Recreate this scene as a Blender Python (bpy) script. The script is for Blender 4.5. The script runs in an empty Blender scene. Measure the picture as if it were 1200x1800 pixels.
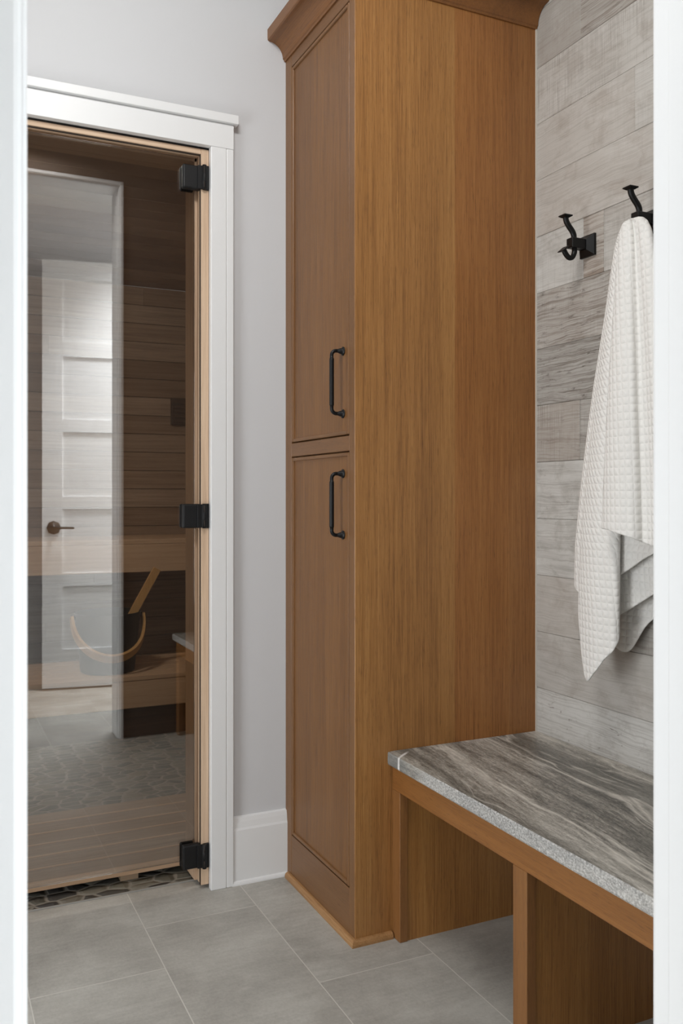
import bpy, bmesh, math, random
from mathutils import Vector, Matrix, noise as mnoise
random.seed(7)
C = bpy.context.scene.collection
SC = bpy.context.scene
PI = math.pi

# ------------------------------------------------------------------ helpers
def lin(r, g, b):
    f = lambda v: (v/255/12.92) if v/255 <= 0.04045 else ((v/255+0.055)/1.055)**2.4
    return (f(r), f(g), f(b), 1)

def box(bm, x0, x1, y0, y1, z0, z1, bev=0.0, seg=2):
    old = set(bm.faces) if bev > 0 else None
    vs = [bm.verts.new((x, y, z)) for x in (x0, x1) for y in (y0, y1) for z in (z0, z1)]
    fs = [(0, 1, 3, 2), (4, 6, 7, 5), (0, 4, 5, 1), (2, 3, 7, 6), (0, 2, 6, 4), (1, 5, 7, 3)]
    faces = [bm.faces.new([vs[i] for i in f]) for f in fs]
    if bev > 0:
        es = list({e for f in faces for e in f.edges})
        r = bmesh.ops.bevel(bm, geom=es, offset=bev, segments=seg, affect='EDGES', profile=0.5)
        return [f for f in bm.faces if f not in old]
    return faces

def sweep(bm, pts, rad, n=12, cap=True, up=None):
    """round tube along a polyline, rad a number or one per point"""
    pts = [Vector(p) for p in pts]
    if not hasattr(rad, '__len__'): rad = [rad]*len(pts)
    rings = []; prev = None
    for i, p in enumerate(pts):
        t = (pts[min(i+1, len(pts)-1)]-pts[max(i-1, 0)]).normalized()
        if prev is None:
            a = Vector((0, 0, 1)) if abs(t.z) < .9 else Vector((0, 1, 0))
            n1 = (a-t*a.dot(t)).normalized()
        else:
            n1 = (prev-t*prev.dot(t)).normalized()
        prev = n1; n2 = t.cross(n1)
        rings.append([bm.verts.new(p+(n1*math.cos(2*PI*k/n)+n2*math.sin(2*PI*k/n))*rad[i]) for k in range(n)])
    for a, b in zip(rings, rings[1:]):
        for k in range(n):
            bm.faces.new((a[k], a[(k+1) % n], b[(k+1) % n], b[k])).smooth = True
    if cap:
        bm.faces.new(rings[0][::-1]); bm.faces.new(rings[-1])

def sweep_rect(bm, pts, w, th, wdir):
    """flat strip along a polyline: w across wdir, th across the other normal"""
    pts = [Vector(p) for p in pts]; wd = Vector(wdir).normalized(); rings = []
    for i, p in enumerate(pts):
        t = (pts[min(i+1, len(pts)-1)]-pts[max(i-1, 0)]).normalized()
        a = (wd-t*wd.dot(t)).normalized(); b = t.cross(a)
        rings.append([bm.verts.new(p+a*sx*w/2+b*sy*th/2) for sx, sy in ((-1, -1), (1, -1), (1, 1), (-1, 1))])
    for a, b in zip(rings, rings[1:]):
        for k in range(4):
            bm.faces.new((a[k], a[(k+1) % 4], b[(k+1) % 4], b[k]))
    bm.faces.new(rings[0][::-1]); bm.faces.new(rings[-1])

def lathe(bm, prof, origin, axis, n=32):
    """profile [(radius, height)] turned about axis at origin"""
    ax = Vector(axis).normalized(); o = Vector(origin)
    a = Vector((0, 0, 1)) if abs(ax.z) < .9 else Vector((0, 1, 0))
    n1 = (a-ax*a.dot(ax)).normalized(); n2 = ax.cross(n1); rings = []
    for r, h in prof:
        if r < 1e-6: rings.append([bm.verts.new(o+ax*h)])
        else: rings.append([bm.verts.new(o+ax*h+(n1*math.cos(2*PI*k/n)+n2*math.sin(2*PI*k/n))*r) for k in range(n)])
    for a, b in zip(rings, rings[1:]):
        for k in range(n):
            k2 = (k+1) % n
            if len(a) == 1 and len(b) == 1: continue
            if len(a) == 1: f = (a[0], b[k2], b[k])
            elif len(b) == 1: f = (a[k], a[k2], b[0])
            else: f = (a[k], a[k2], b[k2], b[k])
            bm.faces.new(f).smooth = True

def extrude_profile(bm, prof, path):
    """prof: [(out, z)], path: list of (point(x,y), outward(x,y)) mitred corners"""
    rings = [[bm.verts.new((p[0]+o[0]*u, p[1]+o[1]*u, z)) for u, z in prof] for p, o in path]
    n = len(prof)
    for a, b in zip(rings, rings[1:]):
        for k in range(n):
            bm.faces.new((a[k], a[(k+1) % n], b[(k+1) % n], b[k]))
    bm.faces.new(rings[0]); bm.faces.new(rings[-1][::-1])

def root_of(o):
    while o.parent: o = o.parent
    return o

def obj(name, bm, mats, parent=None, loc=None, smooth=False, extra=None):
    """link bm (built in room coordinates) as ONE mesh object; its origin follows its thing"""
    bmesh.ops.recalc_face_normals(bm, faces=bm.faces)
    L = Vector(root_of(parent).location) if parent else Vector(loc or (0, 0, 0))
    bm.transform(Matrix.Translation(-L))
    me = bpy.data.meshes.new(name); bm.to_mesh(me); bm.free()
    for m in (mats if isinstance(mats, (list, tuple)) else [mats]): me.materials.append(m)
    if smooth:
        for p in me.polygons: p.use_smooth = True
    o = bpy.data.objects.new(name, me); C.objects.link(o)
    if parent: o.parent = parent
    else: o.location = L
    return o

def tag(o, label=None, cat=None, group=None, kind=None):
    if label: o['label'] = label
    if cat: o['category'] = cat
    if group: o['group'] = group
    if kind: o['kind'] = kind
    return o

def thing(name, label, cat, loc, group=None, kind=None):
    o = bpy.data.objects.new(name, None); C.objects.link(o); o.location = loc
    o.empty_display_size = .1
    return tag(o, label, cat, group, kind)

def B(): return bmesh.new()

def copy_tree(o, parent=None, deep=True):
    c = o.copy(); C.objects.link(c); c.parent = parent
    if deep:
        for ch in list(o.children): copy_tree(ch, c)
    return c

# ------------------------------------------------------------------ materials
class N:
    def __init__(s, name):
        s.m = bpy.data.materials.new(name); s.m.use_nodes = True
        s.t = s.m.node_tree; s.t.nodes.clear()
        s.out = s.t.nodes.new('ShaderNodeOutputMaterial')
    def n(s, typ, ins=None, **props):
        nd = s.t.nodes.new(typ)
        for k, v in props.items(): setattr(nd, k, v)
        for k, v in (ins or {}).items(): s.set(nd.inputs[k], v)
        return nd
    def set(s, sock, v):
        if isinstance(v, bpy.types.NodeSocket): s.t.links.new(v, sock)
        elif isinstance(v, bpy.types.Node): s.t.links.new(v.outputs[0], sock)
        else: sock.default_value = v
    def math(s, op, a, b=0.0, c=0.0, clamp=False):
        nd = s.n('ShaderNodeMath', {0: a, 1: b, 2: c}, operation=op); nd.use_clamp = clamp
        return nd.outputs[0]
    def mix(s, f, a, b, blend='MIX'):
        nd = s.n('ShaderNodeMix', data_type='RGBA', blend_type=blend)
        s.set(nd.inputs[0], f); s.set(nd.inputs[6], a); s.set(nd.inputs[7], b)
        return nd.outputs[2]
    def ramp(s, f, stops, interp='LINEAR'):
        nd = s.n('ShaderNodeValToRGB', {0: f}); cr = nd.color_ramp; cr.interpolation = interp
        while len(cr.elements) < len(stops): cr.elements.new(.5)
        for e, (p, c) in zip(cr.elements, stops):
            e.position = p; e.color = c if hasattr(c, '__len__') else (c, c, c, 1)
        return nd.outputs[0]
    def coord(s, scale=(1, 1, 1), rot=(0, 0, 0), loc=(0, 0, 0), src=None):
        if src is None: src = s.n('ShaderNodeTexCoord').outputs['Object']
        return s.n('ShaderNodeMapping', {'Vector': src, 'Scale': scale, 'Rotation': rot, 'Location': loc}).outputs[0]
    def noise(s, vec, scale=1, detail=4, rough=.55, dist=0.0, out=0):
        return s.n('ShaderNodeTexNoise', {'Vector': vec, 'Scale': scale, 'Detail': detail, 'Roughness': rough, 'Distortion': dist}).outputs[out]
    def bump(s, h, strength=.3, dist=.01, normal=None):
        ins = {'Height': h, 'Strength': strength, 'Distance': dist}
        if normal is not None: ins['Normal'] = normal
        return s.n('ShaderNodeBump', ins).outputs[0]
    def bsdf(s, **kw):
        p = s.n('ShaderNodeBsdfPrincipled')
        for k, v in kw.items(): s.set(p.inputs[k.replace('_', ' ')], v)
        s.t.links.new(p.outputs[0], s.out.inputs[0])
        return s.m

def paint(name, col, rough=.5, bump=.04):
    k = N(name)
    nz = k.noise(k.coord((260, 260, 260)), detail=3)
    return k.bsdf(Base_Color=col, Roughness=rough, Normal=k.bump(nz, bump, .002))

def oak(name, grain='Z', cols=None, rough=.42, spec=.5, seam=None, bands=26., lined=1.0):
    """straight-grained brown oak; grain = axis the fibres run along"""
    k = N(name)
    def sc(across, along): return tuple(along if a == grain else across for a in 'XYZ')
    oc = k.n('ShaderNodeTexCoord').outputs['Object']
    wob = k.noise(k.coord(sc(7, 1.1), src=oc), detail=2)
    warp = k.n('ShaderNodeVectorMath', {0: oc, 1: k.n('ShaderNodeVectorMath', {0: k.n('ShaderNodeCombineXYZ', {0: wob, 1: wob, 2: wob}).outputs[0], 1: tuple(0 if a == grain else .012 for a in 'XYZ')}, operation='MULTIPLY').outputs[0]}, operation='ADD').outputs[0]
    broad = k.noise(k.coord(sc(bands*.42, .35), src=warp), detail=3, rough=.6)
    mid = k.noise(k.coord(sc(150, 2.2), src=warp), detail=4, rough=.65)
    fine = k.noise(k.coord(sc(620, 8), src=warp), detail=3, rough=.6)
    pore = k.noise(k.coord(sc(900, 34), src=warp), detail=2, rough=.5)
    v = k.math('ADD', k.math('MULTIPLY_ADD', broad, .40, -.200), k.math('ADD', k.math('MULTIPLY_ADD', mid, .44*lined, -.22*lined), k.math('MULTIPLY_ADD', fine, .56*lined, .52-.28*lined)))
    cols = cols or [lin(118, 78, 42), lin(159, 112, 64), lin(181, 135, 83)]
    col = k.ramp(v, [(.30, cols[0]), (.52, cols[1]), (.74, cols[2])])
    if seam is not None:       # veneer leaves of slightly different tone meeting at straight seams
        x = k.n('ShaderNodeSeparateXYZ', {0: oc}).outputs['XYZ'.index(seam[0])]
        fac = k.ramp(k.math('MULTIPLY_ADD', x, 1.0/seam[2], -seam[1]/seam[2]), seam[3], 'CONSTANT')
        col = k.mix(1.0, col, fac, 'MULTIPLY')
    pm = k.ramp(pore, [(.30, 1), (.42, 0)])
    col = k.mix(k.math('MULTIPLY', pm, .42), col, lin(58, 33, 13))
    hgt = k.math('SUBTRACT', k.math('MULTIPLY', fine, .5), k.math('MULTIPLY', pm, .6))
    rg = k.math('MULTIPLY_ADD', mid, .18, rough-.08)
    return k.bsdf(Base_Color=col, Roughness=rg, Specular_IOR_Level=spec, Normal=k.bump(hgt, .22, .0012))

def pale_wood(name, grain, cols, rough=.6):
    k = N(name)
    def sc(a, b): return tuple(b if q == grain else a for q in 'XYZ')
    oc = k.n('ShaderNodeTexCoord').outputs['Object']
    mid = k.noise(k.coord(sc(60, 1.5), src=oc), detail=4, rough=.6, dist=.4)
    fine = k.noise(k.coord(sc(300, 7), src=oc), detail=3)
    v = k.math('ADD', k.math('MULTIPLY', mid, .6), k.math('MULTIPLY', fine, .4))
    return k.bsdf(Base_Color=k.ramp(v, [(.3, cols[0]), (.55, cols[1]), (.75, cols[2])]), Roughness=rough, Normal=k.bump(fine, .15, .001))

def cedar_planks(name):
    """sauna cladding: per-plank tone from the mesh, fibres along X"""
    k = N(name)
    at = k.n('ShaderNodeVertexColor', layer_name='plank'); sp = k.n('ShaderNodeSeparateColor', {0: at.outputs[0]})
    oc = k.n('ShaderNodeTexCoord').outputs['Object']
    off = k.n('ShaderNodeCombineXYZ', {0: k.math('MULTIPLY', sp.outputs[1], 9), 1: 0.0, 2: k.math('MULTIPLY', sp.outputs[2], 7)}).outputs[0]
    vec = k.n('ShaderNodeVectorMath', {0: oc, 1: off}, operation='ADD').outputs[0]
    g = k.noise(k.coord((1.6, 1.6, 46), src=vec), detail=5, rough=.6, dist=.6)
    g2 = k.noise(k.coord((5, 5, 210), src=vec), detail=3)
    v = k.math('ADD', k.math('MULTIPLY', g, .65), k.math('MULTIPLY', g2, .35))
    c = k.ramp(v, [(.3, lin(148, 128, 110)), (.5, lin(180, 160, 141)), (.72, lin(202, 184, 165))])
    tone = k.ramp(sp.outputs[0], [(0, lin(205, 194, 184)), (.5, lin(236, 229, 222)), (1, (1, 1, 1, 1))])
    return k.bsdf(Base_Color=k.mix(1, c, tone, 'MULTIPLY'), Roughness=.6, Normal=k.bump(g2, .2, .001))

def whitewash(name):
    """reclaimed planks with a worn white wash: channel R paleness, G roughness, B warmth, A saw marks"""
    k = N(name)
    at = k.n('ShaderNodeVertexColor', layer_name='plank'); sp = k.n('ShaderNodeSeparateColor', {0: at.outputs[0]})
    pale, rus, warm, saw = sp.outputs[0], sp.outputs[1], sp.outputs[2], at.outputs[1]
    at2 = k.n('ShaderNodeVertexColor', layer_name='seed'); sd = k.n('ShaderNodeSeparateColor', {0: at2.outputs[0]})
    oc = k.n('ShaderNodeTexCoord').outputs['Object']
    off = k.n('ShaderNodeCombineXYZ', {0: 0.0, 1: k.math('MULTIPLY', sd.outputs[0], 17), 2: k.math('MULTIPLY', sd.outputs[1], 13)}).outputs[0]
    vec = k.n('ShaderNodeVectorMath', {0: oc, 1: off}, operation='ADD').outputs[0]
    wavy = k.n('ShaderNodeVectorMath', {0: vec, 1: k.n('ShaderNodeCombineXYZ', {0: 0.0, 1: 0.0, 2: k.math('MULTIPLY_ADD', k.noise(k.coord((1, 5, 9), src=vec), detail=3), .03, -.015)}).outputs[0]}, operation='ADD').outputs[0]
    grain = k.noise(k.coord((1, 4.5, 150), src=wavy), detail=5, rough=.6)
    lines = k.noise(k.coord((1, 6, 330), src=wavy), detail=3, rough=.6)
    rough = k.noise(k.coord((1, 26, 130), src=wavy), detail=6, rough=.7)
    cloud = k.noise(k.coord((1, 4.5, 11), src=vec), detail=5, rough=.6, dist=.3)
    smudge = k.noise(k.coord((1, 11, 20), src=vec), detail=6, rough=.62)
    sawl = k.noise(k.coord((1, 300, 7), src=vec), detail=3, rough=.55)
    wash = k.mix(warm, k.mix(pale, lin(150, 147, 141), lin(212, 212, 208)), k.mix(pale, lin(152, 142, 132), lin(208, 203, 196)))
    wood = k.mix(warm, lin(106, 100, 93), lin(120, 104, 90))
    col = k.mix(k.math('MULTIPLY', k.ramp(cloud, [(.36, 1), (.62, 0)]), .26), wash, k.mix(warm, lin(148, 144, 138), lin(152, 141, 130)))
    col = k.mix(k.math('MULTIPLY', k.ramp(smudge, [(.50, 0), (.66, 1)]), .16), col, lin(216, 214, 210))
    blot = k.ramp(k.noise(k.coord((1, 13, 17), loc=(0, 3, 5), src=vec), detail=6, rough=.68, dist=.4), [(.50, 0), (.62, 1)])
    col = k.mix(k.math('MULTIPLY', blot, .34), col, k.mix(warm, lin(150, 146, 139), lin(158, 143, 131)))
    # faint fibre lines everywhere, bold ones where the wash has worn through
    col = k.mix(k.math('MULTIPLY', k.ramp(lines, [(.36, 1), (.52, 0)]), k.math('MULTIPLY_ADD', rus, .45, .14)), col, wood)
    patch = k.math('MULTIPLY_ADD', k.ramp(cloud, [(.38, 1), (.62, 0)]), .75, .25)
    worn = k.math('MULTIPLY', k.ramp(grain, [(.36, 1), (.50, 0)]), k.math('MULTIPLY', rus, patch))
    col = k.mix(k.math('MULTIPLY', worn, .85), col, wood)
    crack = k.math('MULTIPLY', k.ramp(rough, [(.34, 1), (.43, 0)]), k.math('MULTIPLY', rus, patch))
    col = k.mix(k.math('MULTIPLY', crack, .8), col, lin(80, 72, 65))
    saw2 = k.math('MULTIPLY', saw, k.math('MULTIPLY_ADD', saw, .6, .4))
    sl = k.math('MULTIPLY', k.ramp(sawl, [(.48, 0), (.64, 1)]), k.math('MULTIPLY', saw2, k.ramp(smudge, [(.40, .1), (.6, 1)])))
    col = k.mix(k.math('MULTIPLY', sl, .55), col, lin(118, 108, 98))
    chip = k.math('MULTIPLY', k.ramp(k.noise(k.coord((1, 22, 55), src=vec), detail=6, rough=.75, dist=1.0), [(.335, 1), (.37, 0)]), sd.outputs[2])
    col = k.mix(k.math('MULTIPLY', chip, .8), col, lin(98, 88, 76))
    h = k.math('SUBTRACT', k.math('MULTIPLY', lines, .35), k.math('ADD', k.math('MULTIPLY', sl, .25), k.math('ADD', crack, k.math('MULTIPLY', worn, .5))))
    return k.bsdf(Base_Color=col, Roughness=.7, Specular_IOR_Level=.25, Normal=k.bump(h, .3, .002))

def stone(name, edge=False):
    k = N(name)
    oc = k.n('ShaderNodeTexCoord').outputs['Object']
    def warp(amp, sc):
        d = k.noise(k.coord(sc, src=oc), detail=3, rough=.5, out=1)
        d = k.n('ShaderNodeVectorMath', {0: d, 1: (.5, .5, .5)}, operation='SUBTRACT').outputs[0]
        d = k.n('ShaderNodeVectorMath', {0: d, 1: (amp, amp*.3, amp)}, operation='MULTIPLY').outputs[0]
        v = k.n('ShaderNodeVectorMath', {0: oc, 1: d}, operation='ADD').outputs[0]
        return k.coord((1, 1, 1), rot=(0, 0, math.radians(6)), src=v)
    v = warp(.10, (3.2, 1.7, 3.2)); vw = warp(.16, (3.0, 2.2, 3.0))
    band = k.noise(k.coord((16, .7, 16), loc=(.4, .3, 0), src=v), detail=4, rough=.55)
    streak = k.noise(k.coord((120, 13, 120), src=v), detail=6, rough=.7)
    grain = k.noise(k.coord((300, 75, 300), src=v), detail=4, rough=.65)
    speck = k.noise(k.coord((520, 380, 520), src=oc), detail=3, rough=.65)
    m = k.math('ADD', k.math('MULTIPLY', band, .46), k.math('ADD', k.math('MULTIPLY', streak, .30), k.math('ADD', k.math('MULTIPLY', grain, .22), k.math('MULTIPLY', speck, .12))))
    col = k.ramp(m, [(.42, lin(64, 65, 62)), (.50, lin(108, 106, 100)), (.56, lin(144, 140, 132)), (.63, lin(180, 176, 167)), (.72, lin(220, 216, 208))])
    # smooth darker green-grey bed running along the back
    s3 = k.n('ShaderNodeSeparateXYZ', {0: vw})
    bed = k.ramp(k.math('ABSOLUTE', k.math('SUBTRACT', s3.outputs[0], .085)), [(.0, 1), (.035, .85), (.055, 0)])
    col = k.mix(k.math('MULTIPLY', bed, .62), col, k.mix(grain, lin(70, 71, 66), lin(104, 103, 96)))
    def vein(sc, loc, w):
        nz = k.noise(k.coord(sc, loc=loc, src=vw), detail=3, rough=.5)
        return k.ramp(k.math('ABSOLUTE', k.math('SUBTRACT', nz, .5)), [(0, 1), (w, 0)])
    br = k.ramp(k.noise(k.coord((3, 5, 3), src=v), detail=2), [(.45, 0), (.6, 1)])
    grit = k.ramp(streak, [(.35, .35), (.6, 1)])
    ve = k.math('MULTIPLY', vein((7.0, .22, 7.0), (1.7, 4.2, 0), .022), grit)
    ve2 = k.math('MULTIPLY', k.math('MULTIPLY', vein((10, .3, 10), (5.2, 1.4, 0), .016), br), grit)
    col = k.mix(k.math('MULTIPLY', ve, .85), col, lin(222, 217, 207))
    col = k.mix(k.math('MULTIPLY', ve2, .8), col, lin(210, 204, 194))
    so = k.n('ShaderNodeSeparateXYZ', {0: oc})
    if edge:      # the dressed face shows the crystals: whiter and coarser, smoother grey at the cabinet end
        cr = k.ramp(k.noise(k.coord((210, 210, 260), src=oc), detail=5, rough=.75), [(.34, lin(104, 105, 104)), (.5, lin(188, 187, 185)), (.64, lin(242, 241, 239))])
        f = k.ramp(k.math('ADD', so.outputs[1], k.math('MULTIPLY', band, .1)), [(.42, .58), (.50, .08)])
        col = k.mix(f, col, cr)
        col = k.mix(k.math('MULTIPLY', k.ramp(so.outputs[1], [(.44, 0), (.50, 1)]), .6), col, lin(122, 125, 124))
    # one white quartz line crossing the corner at the cabinet end
    q = k.math('ABSOLUTE', k.math('SUBTRACT', k.math('SUBTRACT', so.outputs[1], .503), k.math('MULTIPLY', k.math('ADD', so.outputs[0], .224), .75)))
    qm = k.math('MULTIPLY', k.ramp(k.math('MULTIPLY_ADD', streak, .004, q), [(.0042, 1), (.0062, 0)]), k.ramp(so.outputs[0], [(0, 1), (.001, 1)]) if edge else k.ramp(k.math('ADD', so.outputs[0], .5), [(.305, 1), (.325, 0)]))
    col = k.mix(qm, col, lin(226, 226, 224))
    h = k.math('ADD', k.math('MULTIPLY', streak, .6), k.math('MULTIPLY', speck, .4))
    return k.bsdf(Base_Color=col, Roughness=.62 if edge else k.math('MULTIPLY_ADD', streak, .3, .26), Specular_IOR_Level=.4,
                  Normal=k.bump(h, .55 if edge else .12, .004 if edge else .0015))

def floor_tile(name):
    k = N(name)
    oc = k.n('ShaderNodeTexCoord').outputs['Object']
    s = k.n('ShaderNodeSeparateXYZ', {0: oc})
    W, Lh = .294, .615
    xx = k.math('MULTIPLY_ADD', s.outputs[0], 1/W, -.501/W)
    colm = k.math('FLOOR', xx); fx = k.math('FRACT', xx)
    yy = k.math('MULTIPLY', k.math('SUBTRACT', k.math('SUBTRACT', s.outputs[1], 2.208), k.math('MULTIPLY', colm, .205)), 1/Lh)
    rowm = k.math('FLOOR', yy); fy = k.math('FRACT', yy)
    ex = k.math('MULTIPLY', k.math('SUBTRACT', .5, k.math('ABSOLUTE', k.math('SUBTRACT', fx, .5))), W)
    ey = k.math('MULTIPLY', k.math('SUBTRACT', .5, k.math('ABSOLUTE', k.math('SUBTRACT', fy, .5))), Lh)
    e = k.math('MINIMUM', ex, ey)
    grout = k.ramp(k.math('MULTIPLY', e, 400), [(.45, 1), (.62, 0)])
    rnd = k.n('ShaderNodeTexWhiteNoise', {'Vector': k.n('ShaderNodeCombineXYZ', {0: colm, 1: rowm, 2: 3.0}).outputs[0]}, noise_dimensions='3D')
    off = k.n('ShaderNodeVectorMath', {0: oc, 1: k.n('ShaderNodeVectorMath', {0: rnd.outputs[1], 1: (5, 5, 5)}, operation='MULTIPLY').outputs[0]}, operation='ADD').outputs[0]
    cloud = k.noise(k.coord((5, 5, 5), src=off), detail=6, rough=.62, dist=.3)
    grit = k.noise(k.coord((150, 110, 100), src=off), detail=4, rough=.7)
    lines = k.noise(k.coord((14, 90, 10), src=off), detail=4, rough=.6)
    v = k.math('ADD', k.math('MULTIPLY_ADD', cloud, .80, -.12), k.math('ADD', k.math('MULTIPLY', grit, .30), k.math('MULTIPLY_ADD', lines, .24, -.04)))
    c = k.ramp(v, [(.34, lin(152, 149, 142)), (.52, lin(173, 170, 163)), (.70, lin(191, 189, 182))])
    c = k.mix(k.math('MULTIPLY', rnd.outputs[0], .10), c, lin(158, 155, 148))
    fleck = k.ramp(k.noise(k.coord((70, 70, 70), src=off), detail=5, rough=.75), [(.66, 0), (.74, 1)])
    c = k.mix(k.math('MULTIPLY', fleck, .35), c, lin(212, 210, 205))
    c = k.mix(grout, c, lin(200, 197, 189))
    h = k.math('SUBTRACT', k.math('MULTIPLY', grit, .12), grout)
    return k.bsdf(Base_Color=c, Roughness=k.math('MULTIPLY_ADD', cloud, .25, .34), Specular_IOR_Level=.42, Normal=k.bump(h, .3, .0012))

def pebbles(name):
    k = N(name)
    oc = k.n('ShaderNodeTexCoord').outputs['Object']
    wob = k.n('ShaderNodeVectorMath', {0: k.noise(k.coord((14, 14, 14), src=oc), detail=2, out=1), 1: (.03, .02, 0)}, operation='MULTIPLY').outputs[0]
    v = k.coord((15, 25, 1), src=k.n('ShaderNodeVectorMath', {0: oc, 1: wob}, operation='ADD').outputs[0])
    vo = k.n('ShaderNodeTexVoronoi', {'Vector': v, 'Scale': 1.0, 'Randomness': .85}, feature='DISTANCE_TO_EDGE', voronoi_dimensions='2D')
    vc = k.n('ShaderNodeTexVoronoi', {'Vector': v, 'Scale': 1.0, 'Randomness': .85}, feature='F1', voronoi_dimensions='2D')
    sp = k.n('ShaderNodeSeparateColor', {0: vc.outputs['Color']})
    st = k.ramp(sp.outputs[0], [(0, lin(66, 66, 67)), (.35, lin(96, 95, 90)), (.6, lin(128, 127, 114)), (.8, lin(150, 146, 133)), (1, lin(76, 78, 82))])
    st = k.mix(k.math('MULTIPLY', k.noise(k.coord((60, 60, 60), src=oc), detail=4), .4), st, lin(100, 98, 92))
    gr = k.ramp(vo.outputs[0], [(.05, 1), (.10, 0)])
    c = k.mix(gr, st, lin(158, 154, 145))
    h = k.ramp(vo.outputs[0], [(.03, 0), (.25, 1)])
    return k.bsdf(Base_Color=c, Roughness=.5, Normal=k.bump(h, .6, .008))

def glass(name, tint, refl):
    k = N(name)
    tr = k.n('ShaderNodeBsdfTransparent', {'Color': tint}); gl = k.n('ShaderNodeBsdfGlossy', {'Color': (1, 1, 1, 1), 'Roughness': 0.0})
    lw = k.n('ShaderNodeFresnel', {'IOR': 1.5})
    mx = k.n('ShaderNodeMixShader', {0: k.math('ADD', k.math('MULTIPLY', lw.outputs[0], .8), refl, clamp=True), 1: tr.outputs[0], 2: gl.outputs[0]})
    k.t.links.new(mx.outputs[0], k.out.inputs[0])
    return k.m

def metal(name, col, rough=.42):
    k = N(name)
    nz = k.noise(k.coord((90, 90, 90)), detail=3)
    return k.bsdf(Base_Color=col, Roughness=k.math('MULTIPLY_ADD', nz, .2, rough-.1), Metallic=.0, Specular_IOR_Level=.32)

def cotton(name):
    """waffle weave: raised ridges round small square hollows, following the cloth"""
    k = N(name)
    uv = k.n('ShaderNodeSeparateXYZ', {0: k.n('ShaderNodeUVMap', uv_map='cloth').outputs[0]})
    P = .0165
    su = k.math('ABSOLUTE', k.math('SINE', k.math('MULTIPLY', uv.outputs[0], PI/P)))
    sv = k.math('ABSOLUTE', k.math('SINE', k.math('MULTIPLY', uv.outputs[1], PI/P)))
    cell = k.math('POWER', k.math('MULTIPLY', su, sv), .8)
    nz = k.noise(k.coord((700, 700, 700)), detail=3, rough=.7)
    nl = k.noise(k.coord((110, 110, 110)), detail=3, rough=.6)
    c = k.mix(nz, lin(222, 220, 215), lin(244, 242, 238))
    b1 = k.bump(cell, .65, .0032)
    return k.bsdf(Base_Color=c, Roughness=.95, Specular_IOR_Level=.1, Sheen_Weight=.2, Sheen_Roughness=.5,
                  Normal=k.bump(k.math('ADD', nz, nl), .3, .0012, b1))

M = {}
M['wall'] = paint('grey wall paint', lin(205, 206, 208), .6)
M['wall_dimmed'] = paint('dark wall tone for dim reflection', lin(84, 76, 70), .6)  # dark tone chosen so this wall's reflection in the glass stays dim
M['white'] = paint('white trim paint', lin(228, 229, 229), .38, .02)
M['ceiling'] = paint('ceiling paint', lin(235, 235, 233), .8)
LX = 1.206
M['oak_side_lit'] = oak('oak veneer side', 'Z', seam=('X', -.30, .60, [(0, lin(252, 250, 240)), (.52, lin(240, 224, 206)), (.80, lin(232, 218, 204))]))  # same oak, lightened for the better lit cabinet side
M['oak_door_shaded'] = oak('oak door panel', 'Z', [lin(86, 55, 26), lin(120, 80, 41), lin(141, 99, 55)], bands=20)  # same oak, darkened for the weaker light on the cabinet front
M['oak_frame_shaded'] = oak('oak frame upright', 'Z', [lin(96, 64, 36), lin(122, 85, 50), lin(136, 98, 62)], lined=.6)  # stile oak greyed: the cooler, dimmer front light is in the colour
M['oak_post_lit'] = oak('oak bench post', 'Z', [lin(104, 66, 34), lin(134, 90, 48), lin(148, 104, 60)], lined=.6)  # same oak again, brighter for the stronger light on the bench
M['oak_cross_shaded'] = oak('oak cabinet cross rail', 'Y', [lin(92, 62, 36), lin(118, 82, 50), lin(132, 96, 62)], lined=.6)  # rail oak greyed like the doors to carry the dimmer light
M['oak_railY_lit'] = oak('oak rail', 'Y', [lin(112, 70, 32), lin(142, 94, 47), lin(156, 108, 58)], lined=.6)  # warmer, brighter oak copy, coloured as the better lit bench rail
M['oak_crown'] = oak('oak crown', 'Y', [lin(92, 58, 28), lin(124, 80, 40), lin(140, 94, 50)], lined=.8)
M['oak_shoe'] = oak('oak shoe moulding', 'Y', [lin(122, 86, 50), lin(160, 118, 74), lin(180, 140, 96)])
M['oak_in_lit'] = oak('oak bench panel', 'Z', [lin(120, 76, 36), lin(158, 109, 56), lin(178, 131, 72)])  # oak lightened in place of light reaching into the cubbies
M['plank'] = whitewash('whitewashed planks')
M['stone'] = stone('veined grey stone'); M['stone_edge'] = stone('chiselled stone edge', True)
M['tile'] = floor_tile('grey porcelain tile'); M['pebble'] = pebbles('flat pebble mosaic')
M['cedar'] = cedar_planks('cedar cladding')
M['frame_wood'] = pale_wood('pale sauna door frame', 'Z', [lin(178, 148, 122), lin(206, 178, 150), lin(220, 196, 170)])
M['frame_woodX'] = pale_wood('pale sauna door head', 'X', [lin(178, 148, 122), lin(206, 178, 150), lin(220, 196, 170)])
M['bench_wood'] = pale_wood('pale sauna bench board', 'X', [lin(206, 176, 146), lin(226, 198, 168), lin(236, 214, 188)])
M['duck_wood'] = pale_wood('duckboard slat', 'X', [lin(146, 124, 102), lin(172, 149, 124), lin(190, 168, 143)])
M['lit_edge_wood'] = pale_wood('lit duckboard edge', 'X', [lin(206, 170, 134), lin(226, 192, 158), lin(236, 208, 178)])  # pale colour paints the light caught along the slat edges
M['ladle_wood'] = pale_wood('ladle wood', 'Z', [lin(200, 156, 96), lin(222, 180, 118), lin(234, 196, 138)])
M['black'] = metal('black iron', lin(15, 15, 16)); M['hinge'] = metal('black hinge', lin(20, 20, 21), .5)
M['bronze'] = metal('dark bronze', lin(58, 50, 45), .4)
M['steel'] = metal('brushed edge metal', lin(176, 175, 170), .35)
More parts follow.
